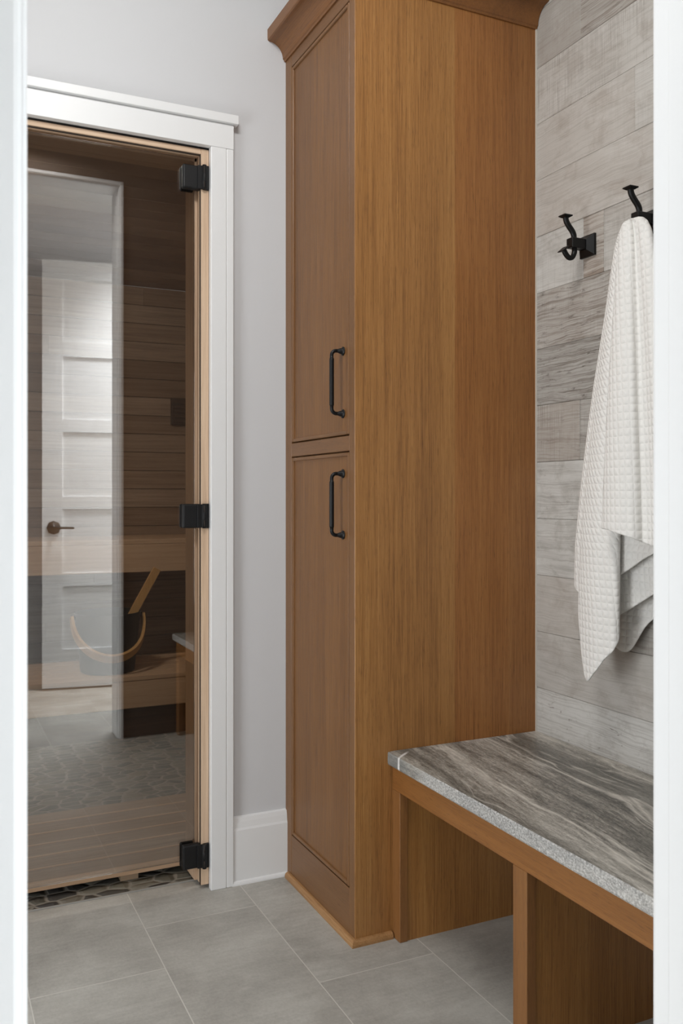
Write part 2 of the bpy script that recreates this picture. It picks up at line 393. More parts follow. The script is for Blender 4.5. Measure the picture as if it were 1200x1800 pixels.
M['bucket'] = metal('black bucket', lin(26, 27, 30), .5)
M['towel'] = cotton('white waffle cotton')
M['glass'] = glass('bronze tinted glass', (.85, .82, .78, 1), .135)
M['gasket'] = paint('dark gasket', lin(60, 48, 38), .7)
M['grille'] = pale_wood('dark vent wood', 'X', [lin(60, 44, 34), lin(84, 64, 50), lin(100, 78, 62)])
M['caulk'] = paint('pale caulk', lin(206, 200, 190), .7)

# ------------------------------------------------------------------ dimensions (metres, eye at x=0 y=0)
XC, YC, YW, XP = .938, 1.910, 2.360, 1.4747      # cabinet front, cabinet side, sauna wall face, plank wall face
YN0, YN1 = .65, .79                              # the wall the camera looks through
CEIL = 2.74
XL = -1.15
DX0, DX1, DTOP = .066, .785, 2.445               # near doorway
SX0, SX1, STOP = -.02, .712, 2.030               # sauna opening inside the casing

def struct(name, bm, mats, label=None, cat=None, parent=None):
    o = obj(name, bm, mats, parent)
    if not parent: tag(o, label, cat, None, 'structure')
    return o

# ------------------------------------------------------------------ room shell
b = B(); box(b, XL-.1, 2.6, -.65, 2.4235, -.06, 0); box(b, -2.3, .44, -3.2, -.65, -.06, 0); box(b, -2.3, XL-.1, -.65, YN0, -.06, 0)
struct('floor', b, M['tile'], 'grey porcelain tile floor with thin pale grout lines', 'floor')
b = B(); box(b, -.7, 1.7, 2.4235, 5.05, -.06, -.0015)
struct('floor_sauna', b, M['pebble'], 'flat grey pebble mosaic floor inside the sauna', 'floor')
b = B(); box(b, XL-.1, 2.6, -.65, 2.48, CEIL, CEIL+.08); box(b, -2.3, .44, -3.2, -.65, CEIL, CEIL+.08); box(b, -2.3, XL-.1, -.65, YN0, CEIL, CEIL+.08)
struct('ceiling', b, M['ceiling'], 'flat white ceiling above the grey wall', 'ceiling')
b = B()
box(b, XL-.1, SX0, YW, YW+.12, 0, CEIL); box(b, SX1+.02, 1.7, YW, YW+.12, 0, CEIL); box(b, SX0, SX1+.02, YW, YW+.12, STOP+.02, CEIL)
struct('wall_back', b, M['wall'], 'pale grey painted wall around the glass sauna door', 'wall')
b = B()
box(b, XL-.1, DX0-.02, YN0, YN1, 0, CEIL); box(b, DX1+.02, 2.6, YN0, YN1, 0, CEIL); box(b, DX0-.02, DX1+.02, YN0, YN1, DTOP+.02, CEIL)
struct('wall_front', b, M['wall_dimmed'], 'dark wall holding the white framed doorway nearest the camera', 'wall')
b = B(); box(b, XL-.1, XL, YN1, YW, 0, CEIL)
struct('wall_left', b, M['wall'], 'grey painted side wall opposite the bench', 'wall')
b = B(); box(b, .34, 2.6, -.65, -.55, 0, CEIL); box(b, .34, .44, -3.2, -.65, 0, CEIL)
struct('wall_hall', b, M['wall'], 'pale hall wall behind the open white door, seen in the glass', 'wall')
b = B(); box(b, -2.4, -2.3, -3.2, YN0, 0, CEIL); box(b, -2.3, XL-.1, YN0, YN0+.1, 0, CEIL)
struct('wall_hall_left', b, M['wall'], 'pale end wall of the hall', 'wall')

# the plank wall: every board its own block with worn whitewash (paleness, wear, warmth, saw marks)
P0, PITCH = .5712, .1493
rows = {  # row: list of (y_from, y_to, pale, rustic, warm, saw, chips)
    -4: [(.79, 2.36, .6, .2, .3, .2, 0)], -3: [(.79, 2.36, .6, .2, .3, .2, 0)], -2: [(.79, 2.36, .6, .2, .3, .2, 0)],
    -1: [(.79, 2.36, .82, .22, .2, .1, 1.0)],
    0: [(.79, 1.30, .6, .2, .3, .0, .2), (1.30, 2.36, .55, .12, .45, .05, .1)],
    1: [(.79, 1.741, .35, .45, .3, .5, .3), (1.741, 2.36, .55, .18, .65, .1, .1)],
    2: [(.79, 2.36, .75, .28, .2, .0, .2)],
    3: [(.79, 2.36, .85, .22, .2, .1, .4)],
    4: [(.79, 1.738, .42, .7, .3, .6, .1), (1.738, 2.36, .36, .40, .75, .9, .1)],
    5: [(.79, 2.36, .30, 1.0, .2, .1, .1)],
    6: [(.79, 2.36, .45, .85, .5, .45, .2)],
    7: [(.79, 1.653, .65, .25, .5, .5, .1), (1.653, 1.726, .55, .7, 1.0, .2, .1), (1.726, 2.36, .80, .12, .25, .5, .1)],
    8: [(.79, 2.36, .62, .14, .75, .15, .15)],
    9: [(.79, 1.55, .7, .15, .5, .3, .1), (1.55, 2.36, .64, .12, .7, .25, .15)],
    10: [(.79, 2.36, .68, .12, .55, .8, .15)],
    11: [(.79, 1.736, .32, .95, .55, .1, .1), (1.736, 2.36, .30, .10, .5, .3, .1)],
    12: [(.79, 1.50, .4, .8, .3, .1, 0), (1.50, 2.36, .66, .3, .3, .2, .1)],
    13: [(.79, 1.60, .6, .2, .4, .2, 0), (1.60, 2.36, .55, .35, .4, .2, .1)],
    14: [(.79, 2.36, .6, .3, .3, .2, 0)],
}
b = B(); cl = b.loops.layers.float_color.new('plank'); sl = b.loops.layers.float_color.new('seed')
for r, segs in rows.items():
    for (y0, y1, pa, ru, wa, sa, ch) in segs:
        z0 = max(0, P0+PITCH*r); z1 = min(CEIL, P0+PITCH*(r+1))
        dx = random.uniform(0, .0012)
        fs = box(b, XP+dx, XP+.03, y0+.0002, y1-.0002, z0+.0003, z1-.0003, .0012, 1)
        sd = (random.random(), random.random(), ch, 1)
        for f in fs:
            for l in f.loops: l[cl] = (pa, ru, wa, sa); l[sl] = sd
box(b, XP+.028, XP+.10, YN1, YW+.12, 0, CEIL)
struct('wall_right', b, M['plank'], 'wall clad in whitewashed reclaimed planks behind bench and hooks', 'wall')

# corner bead of pale caulk where cabinet meets planks
b = B(); box(b, XP-.003, XP+.001, YC-.003, YC+.0005, .4545, 2.322)
struct('trim_4', b, M['caulk'], 'thin pale caulk line between cabinet side and planks', 'trim')

# baseboard on the sauna wall
b = B()
prof = [(0, 0), (.015, 0), (.015, .150), (.0125, .156), (.0105, .172), (.008, .183), (0, .186)]
extrude_profile(b, prof, [((.772, YW), (0, -1)), ((XC, YW), (0, -1))])
extrude_profile(b, [(.015, 0), (.021, 0), (.021, .004), (.019, .009), (.015, .012)], [((.772, YW), (0, -1)), ((XC, YW), (0, -1))])
struct('baseboard_back', b, M['white'], 'white baseboard between door casing and cabinet', 'baseboard')

b = B(); box(b, 0.0, .7113, 2.4265, 2.4315, -.01, .0015, .0005, 1)
struct('trim_5', b, M['steel'], 'thin metal strip between the floor tile and the sauna pebbles', 'trim')

# casing of the sauna door
t = thing('trim_1', 'white flat door casing with capped head around the glass sauna door', 'door casing', (.35, YW, 0), kind='structure')
b = B(); box(b, .7115, .7560, YW-.021, YW, 0, STOP+.0045, .0022); obj('side_casing', b, M['white'], t)
b = B(); box(b, .7560, .7767, YW-.0202, YW, 0, STOP+.0045, .0022); obj('outer_strip', b, M['white'], t)
b = B(); box(b, -.10, -.03, YW-.021, YW, 0, STOP+.004, .0018); obj('side_casing', b, M['white'], t)
b = B(); box(b, -.11, .7767, YW-.0212, YW, STOP+.0045, STOP+.0715, .0014); obj('head_casing', b, M['white'], t)
b = B(); box(b, -.13, .7885, YW-.032, YW, STOP+.072, STOP+.0965, .002); obj('head_cap', b, M['white'], t)

# near doorway: jambs and casing on the hall side
t = thing('trim_2', 'white painted doorway framing the view, its jambs at both picture edges', 'doorway', (.42, .7, 0), kind='structure')
b = B(); box(b, DX0-.02, DX0, YN0, YN1, 0, DTOP, .003); obj('jamb', b, M['white'], t)
b = B(); box(b, DX1, DX1+.02, YN0, YN1+.004, 0, DTOP, .0025)
box(b, DX1-.0045, DX1+.002, YN0+.01, YN1-.022, 0, DTOP, .003)
obj('jamb', b, M['white'], t)
b = B(); box(b, DX0-.02, DX1+.02, YN0, YN1, DTOP, DTOP+.02, .002); obj('head_jamb', b, M['white'], t)
b = B(); box(b, DX0-.095, DX0-.005, YN0-.02, YN0, 0, DTOP+.01, .006, 3); obj('side_casing', b, M['white'], t)
b = B(); box(b, DX1+.005, DX1+.095, YN0-.02, YN0, 0, DTOP+.01, .006, 3); obj('side_casing', b, M['white'], t)
b = B(); box(b, DX0-.11, DX1+.11, YN0-.022, YN0, DTOP+.011, DTOP+.11, .003); obj('head_casing', b, M['white'], t)
b = B(); box(b, DX1+.006, DX1+.020, YN1, YN1+.012, 0, DTOP+.02, .003); box(b, DX0-.02, DX0-.006, YN1, YN1+.012, 0, DTOP+.02, .003); box(b, DX0-.02, DX1+.020, YN1, YN1+.012, DTOP+.008, DTOP+.022, .003); obj('edge_bead', b, M['white'], t)

# ------------------------------------------------------------------ sauna door
t = thing('door_1', 'bronze tinted glass sauna door on three black hinges', 'glass door', (.38, 2.38, 0), kind='structure')
b = B(); box(b, .045, .6770, 2.379, 2.387, .078, 2.008, .0010, 1)
obj('glass_pane', b, M['glass'], t)
b = B()
box(b, .6895, .7113, YW-.0010, 2.398, .012, STOP-.0005, .0015); box(b, .700, .7113, 2.398, YW+.13, .012, STOP-.0005)
obj('door_jamb', b, M['frame_wood'], t)
b = B(); box(b, .6815, .6999, 2.3985, YW+.13, .012, STOP-.013, .0012); obj('door_stop', b, M['frame_wood'], t)
b = B(); box(b, .6878, .6897, 2.362, 2.3705, .012, STOP-.006); obj('gasket', b, M['gasket'], t)
b = B()
box(b, .0, .6893, YW-.0010, 2.398, STOP-.015, STOP-.0005, .0015); box(b, .0, .6893, 2.398, YW+.13, STOP-.006, STOP-.0005); obj('head_jamb', b, M['frame_woodX'], t)
b = B(); box(b, .01, .6893, 2.3985, YW+.13, STOP-.024, STOP-.0062, .0012); obj('head_stop', b, M['frame_woodX'], t)
b = B(); box(b, .0, .6877, 2.362, 2.3705, STOP-.0167, STOP-.0148); obj('gasket', b, M['gasket'], t)
b = B(); box(b, .0, .022, YW-.0010, YW+.13, .012, STOP-.018, .0015); obj('door_jamb', b, M['frame_wood'], t)
for zc in (1.950, 1.0240, .0935):
    b = B(); box(b, .6385, .6892, 2.3585, 2.3788, zc-.033, zc+.033, .0050, 3)
    box(b, .678, .6935, 2.3528, 2.3588, zc-.032, zc+.032, .0008, 1); box(b, .6385, .676, 2.3872, 2.398, zc-.033, zc+.033, .004, 2)
    h = obj('hinge', b, M['hinge'], t)
    b = B(); sweep(b, [(.6965, 2.3515, zc-.0335), (.6965, 2.3515, zc+.0335)], .0058, 14); box(b, .6895, .6945, 2.3495, 2.3585, zc-.031, zc+.031, .001, 1); box(b, .6965, .7100, 2.3530, 2.3588, zc-.0335, zc+.0335, .001, 1)
    obj('barrel', b, M['hinge'], h)
    b = B(); sweep(b, [(.6945, 2.3463, zc+.012), (.6945, 2.3463, zc+.029)], .0013, 8); sweep(b, [(.6945, 2.3463, zc-.029), (.6945, 2.3463, zc-.012)], .0013, 8); obj('pin', b, M['bronze'], h)

# ------------------------------------------------------------------ sauna interior
SW0, SW1, SB, STZ = -.55, 1.52, 4.90, 2.233
def cladding(name, x0, x1, y0, y1, axis, label, pitch=.1015, hole=None):
    b = B(); cl = b.loops.layers.float_color.new('plank'); k = 0; z = 0.0
    rr = random.Random(name)
    while z < STZ-.01:
        z1 = min(STZ, z+pitch)
        if axis == 'X':
            cuts = [x0, x1] if k % 3 else [x0, x0+(x1-x0)*rr.uniform(.3, .8), x1]
            segs = [(a+.0004, c-.0004, y0, y1) for a, c in zip(cuts, cuts[1:])]
        else: segs = [(x0, x1, y0, y1)]
        for (a, c, d, e) in segs:
            col = (rr.random()**.9, rr.random(), rr.random(), 1)
            for f in box(b, a, c, d, e, z+.0016, z1-.0016, .0007, 1):
                for l in f.loops: l[cl] = col
        z = z1; k += 1
    if axis == 'X': bk = (x0, x1, y1-.004, y1+.03)
    elif x0 > 0: bk = (x1-.004, x1+.03, y0, y1)
    else: bk = (x0-.03, x0+.004, y0, y1)
    for f in box(b, *bk, 0, STZ):
        for l in f.loops: l[cl] = (0, .5, .5, 1)
    return struct(name, b, M['cedar'], label, 'wall')
cladding('wall_sauna_back', SW0, SW1, SB, SB+.02, 'X', 'dark cedar boards on the sauna back wall behind the benches')
cladding('wall_sauna_right', SW1, SW1+.02, YW+.13, SB, 'Y', 'cedar boards on the sauna side wall nearer the cabinet')
cladding('wall_sauna_left', SW0-.02, SW0, YW+.13, SB, 'Y', 'cedar boards on the sauna side wall away from the cabinet')
b = B(); cl = b.loops.layers.float_color.new('plank')
for (a, c, z0, z1) in ((SW0, .0, 0, STZ), (.7116, SW1, 0, STZ), (.0, .7116, STOP, STZ)):
    for f in box(b, a, c, YW+.121, YW+.130, z0, z1):
        for l in f.loops: l[cl] = (.4, .3, .3, 1)
struct('wall_sauna_front', b, M['cedar'], 'cedar boards on the sauna side of the door wall', 'wall')
b = B(); cl = b.loops.layers.float_color.new('plank')
for i in range(20):
    col = (random.random(), random.random(), random.random(), 1)
    for f in box(b, SW0, SW1, YW+.13+i*.1208, YW+.13+(i+1)*.1208-.002, STZ, STZ+.02, .002, 1):
        for l in f.loops: l[cl] = col
for f in box(b, SW0, SW1, YW+.13, SB, STZ+.0202, STZ+.04):
    for l in f.loops: l[cl] = (0, .5, .5, 1)
struct('ceiling_sauna', b, M['cedar'], 'cedar boarded ceiling of the sauna', 'ceiling')

# upper bench, lower bench, side bench
t = thing('upper_bench', 'high pale wood sauna bench along the back wall', 'sauna bench', (.5, 4.6, 0))
b = B(); box(b, SW0+.004, SW1-.004, 4.40, 4.428, .700, .838, .003); obj('front_board', b, M['bench_wood'], t)
for i in range(5):
    b = B(); box(b, SW0+.004, SW1-.004, 4.401+i*.099, 4.401+i*.099+.090, .839, .863, .003); obj('slat', b, M['bench_wood'], t)
for x in (-.50, 1.44):
    b = B(); box(b, x, x+.045, 4.82, 4.87, 0, .838, .003); obj('leg', b, M['bench_wood'], t)
t = thing('lower_bench', 'low pale wood sauna step bench in front of the high bench', 'sauna bench', (.5, 4.15, 0))
b = B(); box(b, SW0+.004, SW1-.004, 3.948, 3.974, .136, .256, .003); obj('front_board', b, M['bench_wood'], t)
for i in range(5):
    b = B(); box(b, SW0+.004, SW1-.004, 3.946+i*.099, 3.946+i*.099+.092, .257, .279, .003); obj('slat', b, M['bench_wood'], t)
b = B(); box(b, SW0+.004, SW1-.004, 3.985, 4.0, .0, .255); obj('kick_panel', b, M['grille'], t)
# duckboard just inside the door
t = thing('duckboard', 'slatted wooden duckboard on the pebble floor behind the glass door', 'duckboard', (.4, 2.8, 0))
SLY = [2.500+i*.0895 for i in range(6)]
for i, y in enumerate(SLY):
    b = B(); box(b, .03, 1.05, y+.0105, y+.0890, .016, .0395, .0012); obj('slat', b, M['duck_wood'], t)
    b = B(); box(b, .03, 1.05, y+.0005, y+.0100, .016, .0410, .0015); tag(obj('lit_edge', b, M['lit_edge_wood'], t), 'pale strip standing in for the lit board edges')  # added strips whose pale colour imitates lit slat edges
for x in (.10, .5, .92):
    b = B(); box(b, x, x+.05, 2.506, 3.02, 0, .0158); obj('batten', b, M['duck_wood'], t)

# bucket, ladle, vent
BX, BY, BZ = .765, 4.12, .280
t = thing('sauna_bucket', 'black sauna bucket with bent wooden handle on the low bench', 'bucket', (BX, BY, BZ))
b = B(); lathe(b, [(0, 0), (.116, 0), (.120, .004), (.146, .262), (.149, .270), (.144, .270), (.116, .010), (0, .010)], (BX, BY, BZ), (0, 0, 1), 40); obj('pail', b, M['bucket'], t)
b = B(); pts = []
for i in range(25):
    a = PI*i/24
    pts.append((BX+.160*math.cos(a), BY-.155*math.sin(a)-.004, BZ+.250-.170*math.sin(a)**.8))
sweep_rect(b, pts, .040, .013, (0, -.6, 1)); obj('bail_handle', b, M['ladle_wood'], t)
for s in (-1, 1):
    b = B(); lathe(b, [(0, 0), (.010, 0), (.010, .018), (0, .018)], (BX+s*.143, BY, BZ+.250), (s, 0, 0), 14); obj('ear', b, M['bucket'], t)
t = thing('sauna_ladle', 'wooden ladle standing slanted in the black sauna bucket', 'ladle', (BX+.09, BY, BZ+.02))
b = B(); d0 = Vector((BX+.030, BY-.02, BZ+.10)); d1 = Vector((.980, BY-.05, .742))
sweep_rect(b, [d0, d0.lerp(d1, .5)+Vector((-.003, 0, .003)), d1], .034, .018, (1, 0, -.55)); obj('handle', b, M['ladle_wood'], t)
b = B(); lathe(b, [(0, 0), (.034, .004), (.04, .045), (.037, .045), (.031, .008), (0, .006)], (BX+.012, BY-.02, BZ+.05), (.1, 0, 1), 24); obj('bowl', b, M['bronze'], t)
t = thing('wall_vent', 'small dark wooden box mounted on the sauna back wall', 'vent', (1.30, SB, 1.55))
b = B(); box(b, 1.255, 1.375, SB-.03, SB, 1.475, 1.625, .003); obj('housing', b, M['grille'], t)
for i in range(5):
    b = B(); box(b, 1.265, 1.365, SB-.036, SB-.0305, 1.49+i*.026, 1.505+i*.026, .001, 1); obj('louvre', b, M['grille'], t)

# ------------------------------------------------------------------ tall cabinet
CT = 2.40
t = thing('tall_cabinet', 'tall brown oak linen cabinet with two inset doors and crown', 'cabinet', (LX, 2.135, 0))
b = B(); box(b, XC+.0205, XP-.0005, YC+.0005, YW-.0005, 0, CT); box(b, XC+.0002, XP-.0005, YC, YC+.0026, 0, CT, .0009, 1); obj('carcass', b, M['oak_side_lit'], t)
UZ0, UZ1, LZ0, LZ1 = 1.2295, 2.283, .127, 1.1855
DY0, DY1 = 1.9445, 2.3135
for (y0, y1) in ((YC+.0028, DY0-.0025), (DY1+.0025, YW-.0005)):
    b = B(); box(b, XC, XC+.020, y0, y1, 0, CT, .0012, 1); obj('stile', b, M['oak_frame_shaded'], t)
for (z0, z1) in ((0, LZ0-.0035), (LZ1+.0035, UZ0-.0035), (UZ1+.003, CT)):
    b = B(); box(b, XC+.0003, XC+.020, DY0-.0022, DY1+.0022, z0, z1, .0012, 1); obj('rail', b, M['oak_cross_shaded'], t)
for (z0, z1, h0, h1, lab) in ((UZ0, UZ1, 1.2825, 1.4375, 'upper door'), (LZ0, LZ1, .982, 1.134, 'lower door')):
    b = B(); box(b, XC+.0045, XC+.019, DY0+.006, DY1-.006, z0+.006, z1-.006)
    d = obj('door', b, M['oak_door_shaded'], t)
    b = B()
    for (ya, yb, za, zb) in ((DY0, DY0+.0095, z0, z1), (DY1-.0095, DY1, z0, z1), (DY0+.0095, DY1-.0095, z0, z0+.0095), (DY0+.0095, DY1-.0095, z1-.0095, z1)):
        box(b, XC-.0005, XC+.018, ya, yb, za, zb, .003, 2)
    obj('bead', b, M['oak_frame_shaded'], d)
    HY = 1.985; b = B(); so = .027
    xs, xb = XC+.0045, XC-so
    for z in (h0, h1):
        lathe(b, [(0, 0), (.0108, 0), (.0112, .0012), (.0108, .0026), (.0082, .0036), (.0070, .0050), (.0068, .0095), (.0054, .0125), (.0047, .0150), (.0046, .0170), (0, .017)], (xs, HY, z), (-1, 0, 0), 24)
    pts, rad = [(xs-.012, HY, h1), (xb+.012, HY, h1)], [.0046, .0046]
    for i in range(1, 9):
        a = PI/2*i/8; pts.append((xb+.012-.012*math.sin(a), HY, h1-.012+.012*math.cos(a))); rad.append(.0046)
    pts += [(xb, HY, h1-.019), (xb, HY, h1-.0195), (xb, HY, h1-.023), (xb, HY, (h0+h1)/2), (xb, HY, h0+.023), (xb, HY, h0+.0195), (xb, HY, h0+.019)]
    rad += [.0046, .0058, .0058, .0058, .0058, .0058, .0046]
    for i in range(0, 9):
        a = PI/2*i/8; pts.append((xb+.012-.012*math.cos(a), HY, h0+.012-.012*math.sin(a))); rad.append(.0046)
    pts += [(xs-.012, HY, h0)]; rad += [.0046]
    sweep(b, pts, rad, 16)
    tag(obj('handle', b, M['black'], d), 'black iron bar handle')
# crown: a cove running along the front and returning along the side
prof = [(-.0004, 2.318), (.004, 2.318), (.0055, 2.3225), (.0085, 2.325)]
for i in range(1, 13):
    a = PI/2*i/12; prof.append((.0085+.040*(1-math.cos(a)), 2.325+.042*math.sin(a)))
prof += [(.0515, 2.3675), (.0545, 2.370), (.0552, 2.376), (.0552, CT), (-.0004, CT)]
b = B(); extrude_profile(b, prof, [((XC, YW-.0006), (-1, 0)), ((XC, YC), (-1, -1)), ((XP-.0006, YC), (0, -1))]); obj('crown_moulding', b, M['oak_crown'], t)
prof = [(0, 0), (.0125, 0), (.0125, .006), (.0105, .0115), (.006, .0148), (0, .0155)]
b = B(); extrude_profile(b, prof, [((XC-.0003, YW-.026), (-1, 0)), ((XC-.0003, YC-.0003), (-1, -1)), ((1.0365, YC-.0003), (0, -1))]); obj('shoe_moulding', b, M['oak_shoe'], t)

# ------------------------------------------------------------------ bench and its stone top
BXF, BTOP, BTH = 1.040, .4545, .0315
t = thing('bench_base', 'brown oak bench base with open cubbies under the stone seat', 'bench', (1.25, 1.35, 0))
zr = .3615
P2a, P2b = 1.376, 1.420
b = B(); box(b, BXF, BXF+.022, 1.872, YC-.0008, 0, zr, .0012, 1); obj('post', b, M['oak_post_lit'], t)
b = B(); box(b, BXF, BXF+.022, P2a, P2b, 0, zr, .0012, 1); obj('post', b, M['oak_post_lit'], t)
b = B(); box(b, BXF, BXF+.022, .806, .85, 0, zr, .0012, 1); obj('post', b, M['oak_post_lit'], t)
b = B(); box(b, BXF, BXF+.022, .806, YC-.0008, zr+.0002, BTOP-BTH-.0004, .0012, 1); obj('top_rail', b, M['oak_railY_lit'], t)
b = B(); box(b, BXF+.0225, XP-.001, 1.876, YC-.0008, 0, BTOP-BTH-.0004); obj('end_panel', b, M['oak_in_lit'], t)
b = B(); box(b, BXF+.0225, XP-.001, P2a+.006, P2b-.002, 0, BTOP-BTH-.0004); obj('divider_panel', b, M['oak_in_lit'], t)
b = B(); box(b, BXF+.0225, XP-.001, .81, .835, 0, BTOP-BTH-.0004); obj('end_panel', b, M['oak_in_lit'], t)

b = B()
x0, x1, y0, y1, z0, z1 = 1.026, XP-.0008, .795, YC-.0008, BTOP-BTH, BTOP
nx, ny, nz = 26, 160, 8
rr = random.Random(3)
def edge_off(y, z):       # chipped, hand-dressed front face
    f = min(1, (z1-z)/.004, (z-z0)/.004)
    return f*(.0016*mnoise.noise((y*38, z*60, 1))+.0012*mnoise.noise((y*110, z*160, 5)))
grid = {}
def gv(i, j, k):
    key = (i, j, k)
    if key not in grid:
        x, y, z = x0+(x1-x0)*i/nx, y0+(y1-y0)*j/ny, z0+(z1-z0)*k/nz
        if i == 0: x += edge_off(y, z)+(.0022 if k in (0, nz) else 0)
        if k == nz and i == 0: z -= .0012
        grid[key] = b.verts.new((x, y, z))
    return grid[key]
def quad(a, c, d, e, mi):
    f = b.faces.new((a, c, d, e)); f.material_index = mi; return f
for j in range(ny):
    for i in range(nx):
        quad(gv(i, j, nz), gv(i+1, j, nz), gv(i+1, j+1, nz), gv(i, j+1, nz), 0)
        quad(gv(i, j, 0), gv(i+1, j, 0), gv(i+1, j+1, 0), gv(i, j+1, 0), 0)
    for k in range(nz):
        quad(gv(0, j, k), gv(0, j+1, k), gv(0, j+1, k+1), gv(0, j, k+1), 1)
        quad(gv(nx, j, k), gv(nx, j+1, k), gv(nx, j+1, k+1), gv(nx, j, k+1), 0)
for i in range(nx):
    for k in range(nz):
        for j in (0, ny): quad(gv(i, j, k), gv(i+1, j, k), gv(i+1, j, k+1), gv(i, j, k+1), 0)
o = obj('stone_seat', b, [M['stone'], M['stone_edge']], None, (1.25, 1.35, BTOP-BTH))
tag(o, 'grey veined stone slab seat with chiselled front edge on the oak bench', 'stone slab')

# ------------------------------------------------------------------ coat hooks
def square_tube(bm, pts, hw): sweep(bm, pts, hw, 12)
def make_hook(label):
    X, Y = XP, 0.0
    Y0 = 1.704; zc = 1.690
    t = thing('coat_hook', label, 'coat hook', (XP, Y0, zc), 'black coat hooks on the plank wall')
    b = B()          # stepped pyramid back plate
    def frus(xa, ha, xb, hb):
        va = [b.verts.new((xa, Y0+sy*ha, zc+sz*ha)) for sy, sz in ((-1, -1), (1, -1), (1, 1), (-1, 1))]
        vb = [b.verts.new((xb, Y0+sy*hb, zc+sz*hb)) for sy, sz in ((-1, -1), (1, -1), (1, 1), (-1, 1))]
        for k in range(4): b.faces.new((va[k], va[(k+1) % 4], vb[(k+1) % 4], vb[k]))
        b.faces.new(va[::-1]); b.faces.new(vb)
    frus(XP-.0003, .0262, XP-.006, .0262); frus(XP-.006, .0255, XP-.019, .0125)
    obj('back_plate', b, M['black'], t)
    b = B(); box(b, XP-.060, XP-.0195, Y0-.0115, Y0+.0115, zc-.0105, zc+.0135, .0012, 1); obj('arm', b, M['black'], t)
    sx = XP-.0470; rd = .0068
    def sp(keys, n=8):      # smooth curve through keys
        P = [Vector((x, Y0, z)) for x, z in keys]; out = []
        for i in range(len(P)-1):
            p0, p1, p2, p3 = P[max(i-1, 0)], P[i], P[i+1], P[min(i+2, len(P)-1)]
            for q in range(n):
                u = q/n
                out.append(.5*((2*p1)+(p2-p0)*u+(2*p0-5*p1+4*p2-p3)*u*u+(3*p1-p0-3*p2+p3)*u**3))
        out.append(P[-1]); return out
    b = B()
    sweep(b, sp([(sx, zc+.010), (sx+.0005, zc+.020), (sx-.004, zc+.030), (sx-.015, zc+.042), (sx-.0225, zc+.053), (sx-.0245, zc+.063)]), rd, 14)
    top = zc+.0635
    f = [b.verts.new((sx-.0245+sxx*.0068, Y0+syy*.0068, top-.003)) for sxx, syy in ((-1, -1), (1, -1), (1, 1), (-1, 1))]
    g = [b.verts.new((sx-.0245+sxx*.0122, Y0+syy*.0122, top+.0005)) for sxx, syy in ((-1, -1), (1, -1), (1, 1), (-1, 1))]
    h = [b.verts.new((sx-.0245+sxx*.0118, Y0+syy*.0118, top+.003)) for sxx, syy in ((-1, -1), (1, -1), (1, 1), (-1, 1))]
    for A, D in ((f, g), (g, h)):
        for k in range(4): b.faces.new((A[k], A[(k+1) % 4], D[(k+1) % 4], D[k]))
    b.faces.new(f[::-1]); b.faces.new(h)
    obj('upper_prong', b, M['black'], t)
    b = B()
    sweep(b, sp([(sx+.002, zc-.008), (sx+.002, zc-.020), (sx-.004, zc-.032), (sx-.014, zc-.0345), (sx-.023, zc-.028), (sx-.030, zc-.018)]), rd*.93, 14)
    ax = Vector((-.62, 0, .78)); e1 = Vector((0, 1, 0)); e2 = ax.cross(e1); cpt = Vector((sx-.0305, Y0, zc-.0172))
    f = [b.verts.new(cpt+e1*sa*.0062+e2*sb*.0062-ax*.002) for sa, sb in ((-1, -1), (1, -1), (1, 1), (-1, 1))]
    g = [b.verts.new(cpt+e1*sa*.0110+e2*sb*.0110+ax*.001) for sa, sb in ((-1, -1), (1, -1), (1, 1), (-1, 1))]
    h = [b.verts.new(cpt+e1*sa*.0105+e2*sb*.0105+ax*.003) for sa, sb in ((-1, -1), (1, -1), (1, 1), (-1, 1))]
    for A, D in ((f, g), (g, h)):
        for k in range(4): b.faces.new((A[k], A[(k+1) % 4], D[(k+1) % 4], D[k]))
    b.faces.new(f[::-1]); b.faces.new(h)
    obj('lower_prong', b, M['black'], t)
    return t
hk = make_hook('empty black double coat hook nearest the cabinet on the plank wall')
h2 = copy_tree(hk); h2.location = (XP, 1.487, 1.690)
h2['label'] = 'black double coat hook holding up the white towel'

# ------------------------------------------------------------------ towel
S = .9938
TC_Y, TC_X = 1.487, 1.398
sect = [  # y, x, lower hem height (scaled below)
    (1.395, 1.462, .835), (1.440, 1.460, .800), (1.490, 1.452, .738), (1.540, 1.447, .745), (1.600, 1.442, .80), (1.655, 1.436, .855), (1.669, 1.422, .862),
    (1.664, 1.410, .856), (1.648, 1.403, .842), (1.654, 1.390, .80), (1.634, 1.374, .655), (1.605, 1.366, .668), (1.570, 1.370, .706), (1.540, 1.376, .732), (1.524, 1.386, .760),
    (1.524, 1.398, .80), (1.535, 1.411, .805), (1.510, 1.424, .819), (1.450, 1.426, .853), (1.395, 1.420, .885), (1.365, 1.410, .91),
    (1.380, 1.400, .965), (1.440, 1.402, .948), (1.500, 1.402, .914), (1.540, 1.399, .900), (1.550, 1.390, .96), (1.500, 1.381, 1.02),
    (1.420, 1.376, 1.03), (1.345, 1.368, 1.0), (1.318, 1.350, .95), (1.345, 1.330, .955), (1.395, 1.324, .965), (1.425, 1.342, .972), (1.450, 1.348, .978), (1.482, 1.326, .985), (1.525, 1.318, .994), (1.560, 1.322, 1.001), (1.582, 1.334, 1.004),
]
sect = [(y*x/1.398, x, 1.08+(zb-1.08)*x/1.398) for y, x, zb in sect]
